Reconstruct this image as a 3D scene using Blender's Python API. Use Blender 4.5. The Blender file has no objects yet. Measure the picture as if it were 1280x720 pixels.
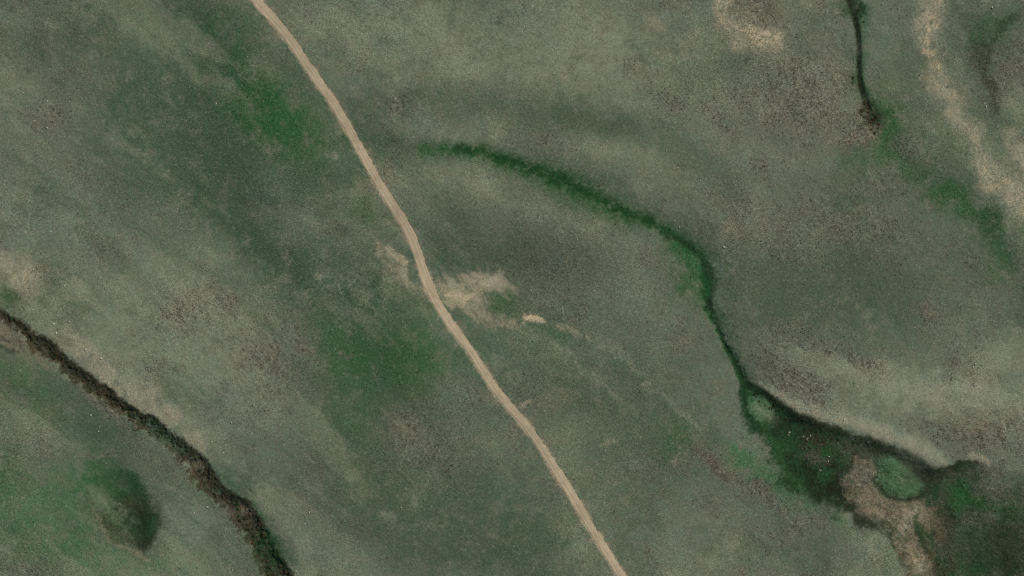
import bpy, math, random
import numpy as np

# ------------------------------------------------------------------ camera, sky, sun, exposure
scene = bpy.context.scene
col = scene.collection
S = 0.45                       # metres per photo pixel: the track comes out about 6 m wide
SUN_EL, SUN_AZ = 47.0, 52.0    # elevation; azimuth clockwise from picture-up
ALT = 1200.0

cam_d = bpy.data.cameras.new('camera'); cam = bpy.data.objects.new('camera', cam_d); col.objects.link(cam)
cam.location = (0, 0, ALT); cam.rotation_euler = (0, 0, 0)
cam_d.sensor_width = 36.0; cam_d.lens = 36.0 * ALT / (1280 * S)
cam_d.clip_start = 1.0; cam_d.clip_end = 30000.0
scene.camera = cam

world = bpy.data.worlds.new('World'); scene.world = world; world.use_nodes = True
wn = world.node_tree; wn.nodes.clear()
sky = wn.nodes.new('ShaderNodeTexSky'); sky.sky_type = 'NISHITA'; sky.sun_disc = False
sky.sun_elevation = math.radians(SUN_EL); sky.sun_rotation = math.radians(SUN_AZ)
bg = wn.nodes.new('ShaderNodeBackground'); bg.inputs['Strength'].default_value = 0.09
wo = wn.nodes.new('ShaderNodeOutputWorld')
wn.links.new(sky.outputs[0], bg.inputs['Color']); wn.links.new(bg.outputs[0], wo.inputs['Surface'])

sun_d = bpy.data.lights.new('sun', 'SUN'); sun = bpy.data.objects.new('sun', sun_d); col.objects.link(sun)
sun_d.energy = 3.0; sun_d.angle = math.radians(0.55); sun_d.color = (1.0, 0.975, 0.925)
sun.rotation_euler = (math.radians(90 - SUN_EL), 0, math.radians(180 - SUN_AZ))
sun.location = (0, 0, 1300)

vs = scene.view_settings
vs.view_transform = 'Standard'; vs.look = 'None'; vs.exposure = 0.0; vs.gamma = 1.0; vs.use_curve_mapping = False
scene.cycles.use_denoising = False
scene.cycles.filter_width = 1.0
scene.cycles.max_bounces = 4; scene.cycles.diffuse_bounces = 3

# ------------------------------------------------------------------ grid (photo pixels -> metres on the ground)
STEP = 1.25
X0, X1, Y0, Y1 = -90.0, 1370.0, -90.0, 810.0
xd = np.arange(X0, X1 + .01, STEP); yd = np.arange(Y0, Y1 + .01, STEP)
def extend(a, n=14, g=1.72):
    st = STEP * g ** np.arange(1, n + 1); c = np.cumsum(st)
    return np.concatenate([a[0] - c[::-1], a, a[-1] + c]), n
xs, NP = extend(xd); ys, _ = extend(yd)
xs = xs.astype(np.float32); ys = ys.astype(np.float32)
NXD, NYD = len(xd), len(yd); NX, NY = len(xs), len(ys)
PX, PY = np.meshgrid(xs, ys)                       # photo pixel coordinates of every ground vertex
ixm = (np.arange(NX) - NP) % NXD; iym = (np.arange(NY) - NP) % NYD

_fy = np.fft.fftfreq(NYD)[:, None] / STEP; _fx = np.fft.rfftfreq(NXD)[None, :] / STEP   # cycles per photo pixel
def noise(seed, lmax, lmin, slope=1.0, ang=None, ratio=1.0):
    """band-limited fractal noise on the dense grid, unit variance; wavelengths in photo pixels"""
    w = np.fft.rfft2(np.random.default_rng(seed).standard_normal((NYD, NXD)))
    fx, fy = _fx, _fy
    if ang is not None:
        c, s = math.cos(math.radians(ang)), math.sin(math.radians(ang))
        u = c * fx + s * fy; v = -s * fx + c * fy
        f = np.sqrt((u * ratio) ** 2 + v ** 2)
    else:
        f = np.sqrt(fx ** 2 + fy ** 2)
    f[0, 0] = 1e-6
    amp = f ** -(slope + 0.0) * np.exp(-(f * lmin * .6) ** 2) * (1 - np.exp(-(f * lmax) ** 2))
    amp[0, 0] = 0
    n = np.fft.irfft2(w * amp, s=(NYD, NXD))
    n = ((n - n.mean()) / n.std()).astype(np.float32)
    return n[np.ix_(iym, ixm)]
def ss(a, b, x):
    t = np.clip((x - a) / (b - a), 0, 1); return t * t * (3 - 2 * t)

nA = noise(1, 120, 12, 1.6); nB = noise(2, 120, 12, 1.6)      # domain warp
nF = noise(3, 14, 2.2, .7); nM = noise(4, 60, 5, 1.3); nL = noise(5, 260, 40, 1.8)
nG = noise(6, 40, 3, 1.2); nM2 = noise(7, 70, 6, 1.3); nL2 = noise(8, 240, 40, 1.8)
nS = noise(9, 30, 2.0, .8, ang=58, ratio=3.2)                 # streaky, along the slope
nP = noise(10, 6, 1.3, .3)                                    # finest the mesh can carry
WX = PX + 4.0 * nA + .8 * nG + 1.0 * nF; WY = PY + 4.0 * nB + .8 * nM2 + 1.0 * nP
FX = PX + 1.1 * nG + .8 * nF; FY = PY + 1.1 * nM2 + .8 * nM    # slight warp, for traced edges

# ------------------------------------------------------------------ what covers the ground
CLS = ['dry', 'pale', 'sage', 'dull', 'lush', 'deep', 'wet_or_shade', 'peat', 'heath', 'soil', 'clay', 'meadow']  # deep, near-black and soil covers also paint some shade and one sunlit edge
CI = {c: i for i, c in enumerate(CLS)}
W = np.zeros((len(CLS), NY, NX), np.float32); W[0] = 1.0
def bbox(x0, x1, y0, y1):
    i0, i1 = np.searchsorted(xs, [x0, x1]); j0, j1 = np.searchsorted(ys, [y0, y1])
    return slice(max(j0 - 1, 0), j1 + 1), slice(max(i0 - 1, 0), i1 + 1)
def over(c, a, sl=(slice(None), slice(None))):
    a = np.clip(a, 0, 1).astype(np.float32)
    W[(slice(None),) + sl] *= (1 - a); W[(CI[c],) + sl] += a
def blob(c, x, y, rx, ry=None, rot=0, k=.8, rag=.35, crisp=0, n=None):
    """a patch of cover; rot in degrees clockwise in the picture; crisp>0 gives a torn edge"""
    ry = ry or rx; R = max(rx, ry) * 2.2 + 12; sl = bbox(x - R, x + R, y - R, y + R)
    dx = WX[sl] - x; dy = WY[sl] - y; ca, sa = math.cos(math.radians(rot)), math.sin(math.radians(rot))
    d2 = ((dx * ca + dy * sa) / rx) ** 2 + ((-dx * sa + dy * ca) / ry) ** 2
    nn = (nM if n is None else n)[sl]
    g = np.exp(-d2 * .9)
    if crisp: a = ss(.5 - .5 / crisp, .5 + .5 / crisp, g + rag * .6 * nn * np.sqrt(g)) * k
    else: a = np.clip(g * (1 + rag * nn), 0, 1) * k
    over(c, a, sl)
def polydist(X, Y, pts):
    """distance to a polyline and the position along it 0..1"""
    p = np.asarray(pts, np.float32); L = np.hypot(*(p[1:] - p[:-1]).T); cum = np.concatenate([[0], np.cumsum(L)])
    best = np.full(X.shape, 1e9, np.float32); par = np.zeros(X.shape, np.float32)
    for i in range(len(p) - 1):
        a, b = p[i], p[i + 1]; ab = b - a; l2 = float(ab @ ab) + 1e-6
        t = np.clip(((X - a[0]) * ab[0] + (Y - a[1]) * ab[1]) / l2, 0, 1)
        d = np.hypot(X - a[0] - t * ab[0], Y - a[1] - t * ab[1])
        m = d < best; best[m] = d[m]; par[m] = ((cum[i] + t * L[i]) / cum[-1])[m]
    return best, par
def smooth(pts, it=2):
    p = [tuple(map(float, q)) for q in pts]
    for _ in range(it):
        q = [p[0]]
        for a, b in zip(p[:-1], p[1:]):
            q += [tuple(.75 * u + .25 * v for u, v in zip(a, b)), tuple(.25 * u + .75 * v for u, v in zip(a, b))]
        p = q + [p[-1]]
    return p
def stroke(c, pts, w, k=.8, rag=.35, crisp=0, n=None, fine=False, it=2, raw=False):
    """band of cover along a line; a point may carry its own half width as a third number"""
    pts = [(q[0], q[1], q[2] if len(q) > 2 else w) for q in pts]; pts = smooth(pts, it)
    p = np.array(pts); R = p[:, 2].max() * 2.4 + 12
    sl = bbox(p[:, 0].min() - R, p[:, 0].max() + R, p[:, 1].min() - R, p[:, 1].max() + R)
    X, Y = (FX, FY) if fine else (WX, WY)
    if raw: X, Y = PX + .5 * nF, PY + .5 * nG
    d, t = polydist(X[sl], Y[sl], p[:, :2])
    L = np.concatenate([[0], np.cumsum(np.hypot(*(p[1:, :2] - p[:-1, :2]).T))]); ww = np.interp(t, L / L[-1], p[:, 2])
    g = np.exp(-(d / ww) ** 2 * .9); nn = (nM if n is None else n)[sl]
    if crisp: a = ss(.5 - .5 / crisp, .5 + .5 / crisp, g + rag * .6 * nn * np.sqrt(g)) * k
    else: a = np.clip(g * (1 + rag * nn), 0, 1) * k
    over(c, a, sl)
def inside(X, Y, poly):
    r = np.zeros(X.shape, bool); p = list(poly)
    for (ax, ay), (bx, by) in zip(p, p[1:] + p[:1]):
        if ay == by: continue
        c = ((ay > Y) != (by > Y)) & (X < (bx - ax) * (Y - ay) / (by - ay) + ax); r ^= c
    return r
def region(pts, pad=14, it=2, raw=False):
    """signed distance (positive inside) of a traced outline: slice and array"""
    p = smooth(list(pts) + [pts[0]], it); q = np.array(p)
    sl = bbox(q[:, 0].min() - pad, q[:, 0].max() + pad, q[:, 1].min() - pad, q[:, 1].max() + pad)
    X, Y = (PX + .4 * nF, PY + .4 * nG) if raw else (FX, FY); X, Y = X[sl], Y[sl]; d, _ = polydist(X, Y, p)
    return sl, np.where(inside(X, Y, p[:-1]), d, -d)

# broad mottling of the steppe
over('pale', ss(.2, 1.9, nL + .4 * nM) * .42)
over('dull', ss(.2, 1.8, nL2 + .4 * nM2) * .45)
over('sage', ss(.3, 1.8, .7 * nM - .8 * nL + .2 * nL2) * .4)

for cc, sd, amp, lo in (('heath', 41, .42, .5), ('dull', 42, .35, .5), ('pale', 43, .35, .6), ('sage', 44, .35, .4), ('clay', 47, .2, 1.4)):
    over(cc, ss(lo, lo + 1.8, noise(sd, 110, 8, 1.6) + .15 * nF) * amp)          # mottling of the sward
nD = noise(12, 150, 7, 1.5, ang=40, ratio=4.0); nD2 = noise(13, 60, 4, 1.2, ang=40, ratio=3.5)
left = ss(760, 420, PX) * .75 + .25
STREAK = lambda: (over('pale', ss(.3, 2.0, nD + .35 * nD2) * .30 * left), over('dull', ss(.3, 2.0, -nD + .35 * nD2) * .42 * left))
# --- upper left
blob('dull', 240, 90, 130, 80, 40, .9); blob('dull', 120, 40, 90, 40, 20, .6); blob('dull', 300, 190, 90, 60, 40, .75)
blob('lush', 340, 148, 74, 40, 38, .8); blob('lush', 385, 180, 34, 22, 20, .45); blob('lush', 250, 40, 70, 40, 20, .22)
blob('lush', 300, 25, 50, 30, 0, .25); blob('dry', 50, 150, 70, 90, 0, .6); blob('pale', 25, 95, 26, 22, 0, .35)
blob('sage', 165, 185, 60, 45, 40, .5); blob('sage', 190, 55, 40, 22, 20, .4); blob('heath', 62, 150, 30, 22, 20, .5)
blob('pale', 60, 128, 9, 5, 20, .6, crisp=1.5); blob('heath', 120, 222, 34, 30, 40, .55); blob('sage', 60, 270, 60, 40, 0, .45)
stroke('pale', [(158, 35), (200, 55), (245, 92), (285, 118)], 9, .35); stroke('peat', [(190, 46), (212, 58)], 5, .3)
stroke('dull', [(170, 150), (235, 215), (300, 275), (370, 345), (440, 410), (470, 500)], 52, .9)
stroke('deep', [(235, 235), (300, 290), (370, 345)], 16, .35)
blob('lush', 455, 262, 36, 18, 20, .5); blob('dull', 400, 225, 60, 30, 30, .6); blob('lush', 500, 448, 66, 46, 20, .75)
blob('lush', 530, 455, 28, 26, 0, .35); blob('lush', 425, 430, 60, 40, 30, .3); blob('peat', 505, 440, 14, 14, 0, .25)
stroke('dry', [(340, 262), (400, 280), (450, 300), (490, 330)], 13, .6); stroke('pale', [(425, 265), (455, 300), (490, 325)], 7, .4)
stroke('peat', [(395, 280), (425, 294)], 7, .45); stroke('sage', [(330, 230), (390, 310), (430, 350)], 22, .35)
blob('dull', 470, 385, 70, 50, 30, .85)
# --- left slope above the deep gully
blob('sage', 200, 330, 110, 60, 35, .4); blob('pale', 215, 420, 100, 60, 40, .45); blob('sage', 250, 480, 90, 55, 35, .5)
blob('pale', 300, 410, 60, 40, 40, .5); blob('pale', 320, 500, 50, 45, 40, .45)
blob('heath', 137, 320, 26, 20, 20, .6); blob('clay', 135, 325, 18, 14, 10, .18); blob('heath', 232, 390, 36, 26, 30, .7, n=nS); blob('heath', 285, 375, 26, 16, 20, .5, n=nS)
blob('heath', 335, 455, 44, 52, 10, .75, n=nS); blob('heath', 345, 500, 30, 20, 0, .5, n=nS); blob('heath', 195, 470, 14, 16, 30, .6)
blob('dull', 98, 390, 16, 14, 30, .45); blob('heath', 50, 350, 14, 18, 60, .6)
stroke('pale', [(-20, 325), (30, 345), (75, 410), (130, 470), (215, 520), (265, 565)], 20, .5)
blob('soil', 4, 328, 20, 10, 20, .7); blob('soil', 28, 348, 20, 15, 50, .5); blob('soil', 102, 437, 26, 12, 45, .45)
stroke('soil', [(122, 470), (150, 485), (175, 512)], 6, .42, crisp=1.3); blob('soil', 202, 513, 24, 10, 35, .75); blob('soil', 140, 470, 13, 9, 30, .45, crisp=1.3)
blob('soil', 246, 548, 16, 10, 35, .45, crisp=1.3); blob('soil', 125, 470, 20, 12, 30, .25); blob('deep', 12, 372, 20, 15, 20, .6); blob('lush', 8, 372, 16, 11, 0, .4)
blob('dull', 268, 590, 36, 24, 45, .45); blob('lush', 296, 612, 16, 10, 30, .4)
# --- bottom left, below the gully
blob('meadow', 40, 640, 90, 70, 0, .75); blob('meadow', 100, 700, 80, 40, 0, .7); blob('lush', 22, 475, 40, 40, 20, .5); blob('lush', 70, 520, 46, 26, 40, .4)
blob('dull', 120, 530, 60, 30, 40, .5); blob('dry', 40, 560, 50, 32, 20, .5); blob('heath', 55, 555, 18, 14, 10, .5); blob('lush', 128, 598, 42, 36, 30, .7); blob('dull', 150, 590, 40, 36, 30, .5)
blob('lush', 100, 610, 30, 26, 0, .4); blob('heath', 40, 710, 40, 18, 10, .55); blob('lush', 90, 690, 26, 20, 0, .35); blob('lush', 10, 600, 24, 30, 0, .4); blob('lush', 40, 670, 30, 22, 0, .3)
blob('heath', 190, 590, 22, 20, 45, .55); blob('clay', 240, 605, 8, 6, 30, .45); stroke('dry', [(190, 585), (225, 640), (270, 710)], 26, .65); blob('sage', 240, 655, 36, 40, 30, .5)
blob('meadow', 230, 705, 36, 16, 0, .5); blob('sage', 215, 615, 22, 16, 20, .5); stroke('heath', [(120, 500), (150, 530), (185, 558), (215, 585)], 11, .5)
# --- bottom, either side of the track
stroke('pale', [(335, 610), (368, 650), (390, 690), (400, 740)], 15, .55); blob('soil', 385, 683, 9, 10, 20, .22); stroke('lush', [(318, 625), (340, 665), (362, 705)], 8, .5)
blob('dull', 440, 555, 95, 60, 30, .75); blob('lush', 455, 520, 46, 36, 60, .32); blob('lush', 465, 625, 36, 28, 0, .25); blob('heath', 520, 540, 44, 50, 20, .65)
blob('heath', 560, 580, 36, 26, 10, .5); blob('clay', 515, 515, 26, 36, 0, .2); blob('sage', 350, 560, 36, 30, 30, .5); blob('dull', 570, 650, 130, 65, 10, .65)
blob('sage', 430, 690, 70, 30, 0, .4); blob('sage', 580, 500, 40, 30, 0, .4); blob('heath', 440, 660, 26, 14, 20, .4); blob('heath', 390, 590, 20, 26, 0, .35)
blob('heath', 600, 490, 16, 26, 60, .4); blob('clay', 612, 490, 8, 14, -35, .4); blob('clay', 678, 552, 8, 7, 0, .45); blob('dull', 650, 660, 70, 50, 0, .4)
# --- top middle
blob('pale', 560, 50, 120, 60, 10, .32); blob('pale', 700, 70, 130, 60, 0, .42); blob('dry', 540, 60, 50, 26, 0, .5); blob('sage', 650, 30, 60, 40, 0, .4); blob('sage', 470, 30, 60, 40, 0, .3)
stroke('dull', [(440, 140), (520, 125), (610, 128), (700, 145), (780, 160), (850, 185), (900, 230)], 20, .62); stroke('deep', [(690, 145), (740, 152), (785, 165)], 10, .24)
blob('heath', 500, 135, 14, 18, 0, .6, n=nS); blob('pale', 580, 222, 54, 26, 10, .6); blob('pale', 545, 165, 46, 13, 0, .45); blob('sage', 530, 165, 30, 14, 0, .4)
blob('pale', 750, 188, 36, 13, 10, .45); blob('heath', 700, 175, 34, 14, 10, .4); blob('heath', 480, 185, 22, 16, 20, .6); blob('dull', 470, 180, 30, 20, 0, .4)
blob('soil', 820, 32, 16, 6, 40, .22); stroke('dull', [(850, 110), (890, 88), (930, 70)], 18, .5); blob('pale', 855, 75, 40, 20, 0, .35)
# --- middle
blob('dull', 600, 318, 100, 28, 8, .85); blob('dull', 620, 385, 60, 34, 20, .7); blob('dull', 560, 275, 40, 40, 0, .5); blob('dry', 620, 290, 60, 40, 0, .3); blob('lush', 580, 330, 40, 10, 10, .2); blob('dull', 660, 325, 40, 18, 10, .4)
blob('heath', 690, 340, 50, 30, 20, .4); blob('dry', 760, 320, 60, 60, 20, .4); blob('dull', 610, 440, 40, 26, 30, .6); blob('dull', 680, 470, 70, 34, 20, .55)
blob('sage', 640, 430, 40, 22, 30, .35); blob('sage', 780, 400, 60, 50, 20, .35); blob('dull', 790, 540, 100, 34, 20, .65); blob('dull', 840, 470, 50, 40, 20, .35)
blob('lush', 690, 412, 20, 9, 25, .5); blob('lush', 625, 382, 16, 9, 20, .5); blob('pale', 650, 415, 36, 10, 25, .3)
# bare ground where the slope breaks beside the track
blob('soil', 588, 356, 42, 14, 6, .75, .9, 1.0, nD2); stroke('soil', [(560, 366), (578, 374), (596, 378)], 6, .9, .4); blob('soil', 564, 374, 22, 8, 15, .95, .5, 1.5, nG); blob('soil', 612, 356, 18, 12, -20, .65, .8, 1.1, nS)
blob('soil', 592, 384, 18, 9, 40, .5, .7, 1.1, nS); stroke('soil', [(598, 390), (622, 402), (640, 404)], 8, .5, .7, 1.1, nS); blob('soil', 668, 398, 13, 5, 5, 1, .3, 1.8, nG)
stroke('soil', [(695, 402), (715, 412), (735, 422)], 6, .5, .8, 1.1, nS); blob('clay', 608, 395, 18, 10, 30, .4)
blob('soil', 503, 341, 17, 7, 35, .45, .6, 0, nF); stroke('soil', [(476, 312), (490, 326), (508, 342)], 7, .8, .7, 1.1, nD2); blob('clay', 492, 344, 12, 6, 20, .4)
blob('heath', 680, 495, 40, 26, 10, .5); blob('soil', 662, 505, 10, 4, -30, .5, crisp=1.3); blob('soil', 762, 552, 8, 10, 30, .5, crisp=1.2); blob('soil', 695, 500, 18, 12, 20, .2)
blob('pale', 720, 540, 60, 20, 0, .3); blob('heath', 810, 580, 34, 20, 0, .45); blob('heath', 820, 490, 26, 16, 30, .4)
# --- right
blob('dry', 1020, 330, 180, 110, 0, .4); blob('dull', 1000, 370, 120, 60, 10, .5); blob('dull', 1130, 330, 70, 60, 30, .4); blob('pale', 960, 160, 110, 60, 10, .25)
blob('heath', 1000, 110, 60, 60, 60, .5); blob('heath', 955, 215, 13, 10, 40, .65); blob('heath', 845, 130, 14, 18, 20, .65); stroke('heath', [(885, 130), (900, 150), (920, 172)], 8, .55)
blob('heath', 910, 270, 60, 30, 20, .35); blob('soil', 915, 288, 12, 7, 20, .25); blob('heath', 1090, 290, 60, 40, 30, .45); blob('heath', 1160, 382, 20, 13, 30, .6, n=nS)
blob('clay', 1163, 384, 10, 6, 20, .4); blob('heath', 985, 300, 40, 40, 0, .35); blob('heath', 1030, 260, 60, 30, 20, .35); blob('heath', 970, 450, 40, 22, 20, .4); blob('dull', 870, 300, 30, 60, -30, .3)
blob('pale', 1190, 500, 150, 26, 5, .8); blob('pale', 1030, 458, 70, 14, 20, .75); blob('pale', 1130, 478, 90, 18, 10, .7); blob('pale', 1260, 445, 60, 22, 0, .5)
blob('heath', 1010, 425, 44, 16, 20, .7, n=nS); blob('heath', 1075, 452, 24, 11, 25, .75, n=nS); blob('heath', 1195, 450, 16, 14, 20, .5); blob('heath', 985, 478, 24, 15, 40, .6, n=nS)
blob('heath', 1020, 490, 22, 15, 30, .65, n=nS); blob('heath', 1210, 545, 70, 13, 5, .75, n=nS); blob('heath', 1240, 530, 50, 14, 0, .4, n=nS); blob('clay', 1220, 538, 18, 6, 0, .3)
# --- upper right
blob('heath', 1010, 130, 50, 50, 40, .4); blob('heath', 1150, 40, 40, 40, 0, .35); blob('dull', 1120, 110, 46, 46, 20, .5); blob('sage', 1110, 60, 26, 30, 0, .4)
stroke('soil', [(900, -20, 10), (908, 14, 8), (930, 38, 15), (960, 50, 10), (975, 40, 7)], 12, .9, .4); blob('soil', 945, 42, 22, 9, 25, .6); blob('heath', 950, 16, 22, 15, 20, .9, n=nG); blob('clay', 945, 18, 16, 10, 20, .3, .8, n=nF); blob('peat', 962, 10, 12, 8, 0, .3)
stroke('pale', [(1165, -20), (1172, 60), (1185, 120), (1215, 180), (1250, 225), (1290, 268)], 18, .5)
stroke('soil', [(1178, -30, 12), (1172, 10, 10), (1168, 50, 7), (1170, 80, 6)], 11, .95, .5, n=nG); blob('soil', 1182, 108, 20, 11, 25, 1, .5); blob('soil', 1195, 143, 9, 12, 20, .8, .5)
stroke('soil', [(1198, 155, 6), (1212, 172, 8), (1222, 195, 7), (1240, 222, 10), (1275, 258, 13), (1320, 290, 15)], 9, .85, .5, n=nG); blob('soil', 1222, 160, 8, 11, 40, .6); stroke('soil', [(1256, 170), (1272, 188), (1290, 215)], 7, .8, .5)
blob('lush', 1245, 40, 26, 18, -20, .7); blob('lush', 1230, 52, 16, 10, 0, .4); blob('peat', 1228, 75, 12, 20, 0, .5); blob('peat', 1238, 105, 6, 16, 0, .5); blob('peat', 1240, 130, 16, 14, 0, .3); blob('heath', 1270, 90, 26, 36, 0, .6); blob('pale', 1275, 130, 18, 30, 0, .5)
stroke('wet_or_shade', [(1275, 5), (1258, 24), (1238, 48), (1228, 72), (1236, 100), (1242, 132)], 4.5, .42); blob('dull', 1245, 165, 22, 26, 0, .5); blob('dull', 1160, 200, 70, 40, 40, .6); blob('lush', 1115, 165, 17, 32, -12, .85); blob('deep', 1122, 180, 12, 12, 0, .5); blob('lush', 1105, 145, 12, 14, 0, .5)
stroke('lush', [(1060, 210), (1110, 190), (1160, 235), (1205, 260), (1235, 290), (1255, 330)], 19, .55); blob('lush', 1190, 250, 36, 18, 25, .5); blob('deep', 1232, 285, 17, 20, -20, .55); blob('lush', 1256, 340, 26, 18, 0, .5); blob('lush', 1270, 285, 26, 14, 0, .35); blob('lush', 1060, 255, 24, 12, 0, .35)
blob('heath', 1135, 185, 22, 14, 40, .5); blob('heath', 1100, 230, 36, 16, 20, .45)

STREAK()
blob('dull', 560, 660, 150, 60, 5, .4); blob('dull', 760, 560, 130, 60, 15, .35); blob('dull', 700, 440, 110, 50, 20, .35); blob('dull', 1010, 370, 120, 50, 10, .35); blob('dull', 200, 250, 90, 40, 35, .25)
blob('pale', 560, 55, 90, 40, 10, .3); blob('pale', 700, 60, 110, 50, 0, .35); blob('pale', 240, 420, 80, 50, 40, .3); blob('pale', 320, 490, 50, 40, 40, .3); blob('lush', 350, 150, 58, 34, 38, .45); blob('lush', 505, 450, 46, 36, 20, .4); blob('lush', 420, 440, 40, 24, 30, .2)
# --- grass and wet ground along the small green stream
GREEN = [(430, 178, 15), (480, 186, 10), (530, 188, 8), (570, 186, 7), (605, 192, 8), (645, 206, 10), (690, 222, 13), (730, 240, 16), (757, 255, 13), (785, 268, 9), (812, 275, 9), (828, 288, 8), (850, 302, 8), (870, 315, 9), (881, 335, 11), (886, 355, 11), (886, 376, 8), (888, 392, 3.2), (904, 425, 2.3), (917, 446, 2.6), (931, 473, 4.5)]
stroke('dull', [(p[0], p[1], p[2] * 2.1) for p in GREEN], 20, .6)
stroke('lush', [(p[0], p[1], p[2] * 1.05) for p in GREEN[2:]], 10, .85, .3, n=nG, fine=True)
stroke('deep', [(p[0], p[1] - 1, p[2] * .7) for p in GREEN[3:]], 8, .9, .35, n=nG, fine=True)
stroke('lush', [(845, 312, 11), (864, 338, 14), (878, 365, 11)], 9, .7); blob('deep', 886, 352, 8, 22, -8, .7); stroke('wet_or_shade', [(p[0] + 1, p[1], p[2] * .5) for p in GREEN[16:]], 4, .6, raw=True)
stroke('wet_or_shade', [(833, 296, 2.5), (853, 302, 3), (871, 314, 3), (882, 334, 3), (893, 350, 3), (894, 364, 3), (886, 380, 4)], 3, .55, fine=True)
stroke('sage', [(893, 330), (903, 350), (898, 375)], 8, .5)
stroke('lush', [(895, 395, 8), (912, 425, 7), (925, 447, 7)], 6, .35)
stroke('dull', [(780, 470), (830, 500), (870, 530), (905, 560)], 16, .45); blob('lush', 850, 555, 18, 20, 0, .45)

# --- lower right: the marshy hollow
NE_BANK = [(905, 425), (915, 440), (925, 457), (933, 475), (950, 483), (967, 495), (978, 503), (993, 513), (1007, 520), (1023, 528), (1047, 533), (1060, 538), (1093, 548), (1127, 558), (1153, 573), (1174, 586), (1190, 580), (1207, 573), (1228, 579), (1262, 588), (1300, 596), (1390, 610)]
SW_BANK = [(905, 428), (922, 465), (927, 480), (929, 497), (932, 510), (938, 527), (952, 545), (960, 558), (967, 573), (974, 592), (988, 610), (1007, 619), (1030, 627), (1060, 636), (1080, 643), (1095, 651), (1115, 664), (1127, 690), (1137, 712), (1150, 760), (1165, 830)]
MARSH = NE_BANK + [(1400, 830)] + SW_BANK[::-1]
slM, sdM = region(MARSH, 30, raw=True)
blob('meadow', 948, 583, 34, 15, 40, .95); blob('meadow', 985, 620, 28, 9, 35, .9); blob('meadow', 1055, 660, 30, 10, 30, .6); blob('meadow', 925, 570, 20, 10, 10, .5); blob('meadow', 1112, 700, 13, 15, 30, .7)
blob('heath', 893, 572, 26, 12, 30, .95, n=nG); blob('clay', 890, 570, 18, 8, 30, .3, .8, n=nF); blob('peat', 885, 570, 18, 9, 30, .3); stroke('peat', [(895, 582), (925, 596), (962, 611)], 5, .6); blob('heath', 955, 616, 36, 12, 25, .7); blob('heath', 1000, 642, 32, 14, 30, .7); blob('lush', 1048, 652, 16, 6, 30, .5); blob('wet_or_shade', 1048, 655, 8, 3, 20, .5); blob('heath', 1090, 690, 30, 14, 40, .5)
blob('pale', 1085, 680, 22, 12, 40, .4); stroke('sage', [(915, 490), (925, 530), (945, 555)], 10, .4)
stroke('meadow', [(918, 560), (942, 578), (963, 598), (988, 616), (1015, 630)], 10, .85); stroke('lush', [(918, 562), (945, 582), (968, 602)], 7, .3)
inM = np.clip((sdM + np.interp(FY[slM], [480, 545], [.3, 1]) * (2.5 * nM[slM] + 1.5 * nG[slM]) * np.where(FX[slM] - 940 < (FY[slM] - 500) * 1.15, 1, .4)) / np.where(FX[slM] - 940 < (FY[slM] - 500) * 1.15, np.interp(FY[slM], [490, 545], [5, 15]), 5) + .5, 0, 1)
inM = inM * (1 - .75 * ss(1215, 1245, FX[slM]) * ss(628, 596, FY[slM]))
def fill(c, a): over(c, a, slM)
fill('dull', inM * .75)
mx, my = WX[slM], WY[slM]
west = ss(1085, 1040, mx) * inM
fill('deep', west * .92); fill('lush', west * ss(.0, 1.6, nM2[slM]) * .5); fill('wet_or_shade', west * ss(-.4, 1.4, nL[slM] * .4 + nM[slM]) * .75)
fill('peat', inM * ss(1070, 1120, mx) * .5); fill('deep', inM * ss(1070, 1120, mx) * ss(-1.4, .8, nM2[slM]) * .75); fill('wet_or_shade', inM * ss(1190, 1260, mx) * ss(610, 680, my) * .55); fill('heath', inM * ss(1150, 1260, mx) * ss(-.6, 1., nM[slM]) * .35)
dNE, _ = polydist(PX[slM] + .4 * nF[slM], PY[slM] + .4 * nG[slM], smooth(NE_BANK)); dSW, _ = polydist(FX[slM], FY[slM], smooth(SW_BANK))
inside_f = (sdM > 0)
fill('wet_or_shade', inM * np.exp(-(dNE / 8) ** 2) * ss(1200, 1180, mx) * .8); fill('wet_or_shade', inM * np.exp(-(dNE / 4) ** 2) * ss(1180, 1195, mx) * ss(1240, 1220, mx) * .85); fill('deep', inM * np.exp(-((dSW - 2) / 8) ** 2) * .5)  # shade of the bank painted over dark growth below the rim
blob('deep', 935, 520, 6, 20, -12, .8); blob('wet_or_shade', 938, 520, 4, 18, -12, .5)
blob('lush', 990, 565, 18, 20, 20, .5); blob('lush', 1000, 600, 20, 9, 20, .45); blob('wet_or_shade', 1045, 608, 22, 26, 30, .8); blob('wet_or_shade', 985, 590, 16, 22, -30, .4); blob('wet_or_shade', 1010, 575, 22, 20, 20, .3); blob('wet_or_shade', 1095, 560, 40, 9, 15, .6); blob('peat', 1040, 547, 34, 12, 15, .35); blob('peat', 1085, 567, 20, 9, 0, .4)
blob('peat', 1024, 568, 13, 16, -30, .8, crisp=1.3); blob('heath', 1022, 574, 10, 7, 0, .5); blob('wet_or_shade', 1160, 595, 14, 16, 0, .6); blob('peat', 1170, 600, 40, 10, 10, .4)
blob('wet_or_shade', 1105, 650, 26, 6, 25, .7); blob('wet_or_shade', 1078, 640, 20, 6, 30, .5); blob('peat', 1185, 650, 10, 30, -20, .6); blob('wet_or_shade', 1180, 640, 8, 26, -15, .45)
blob('lush', 1208, 618, 24, 15, 15, .95); blob('lush', 1195, 630, 18, 12, 0, .5); blob('lush', 1240, 635, 26, 9, 20, .45); blob('deep', 1225, 632, 12, 8, 20, .4); blob('lush', 1215, 705, 30, 20, 0, .55); blob('deep', 1265, 655, 30, 16, 0, .5); blob('lush', 1262, 630, 24, 10, 10, .35); blob('deep', 1260, 612, 24, 8, 0, .4)
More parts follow.
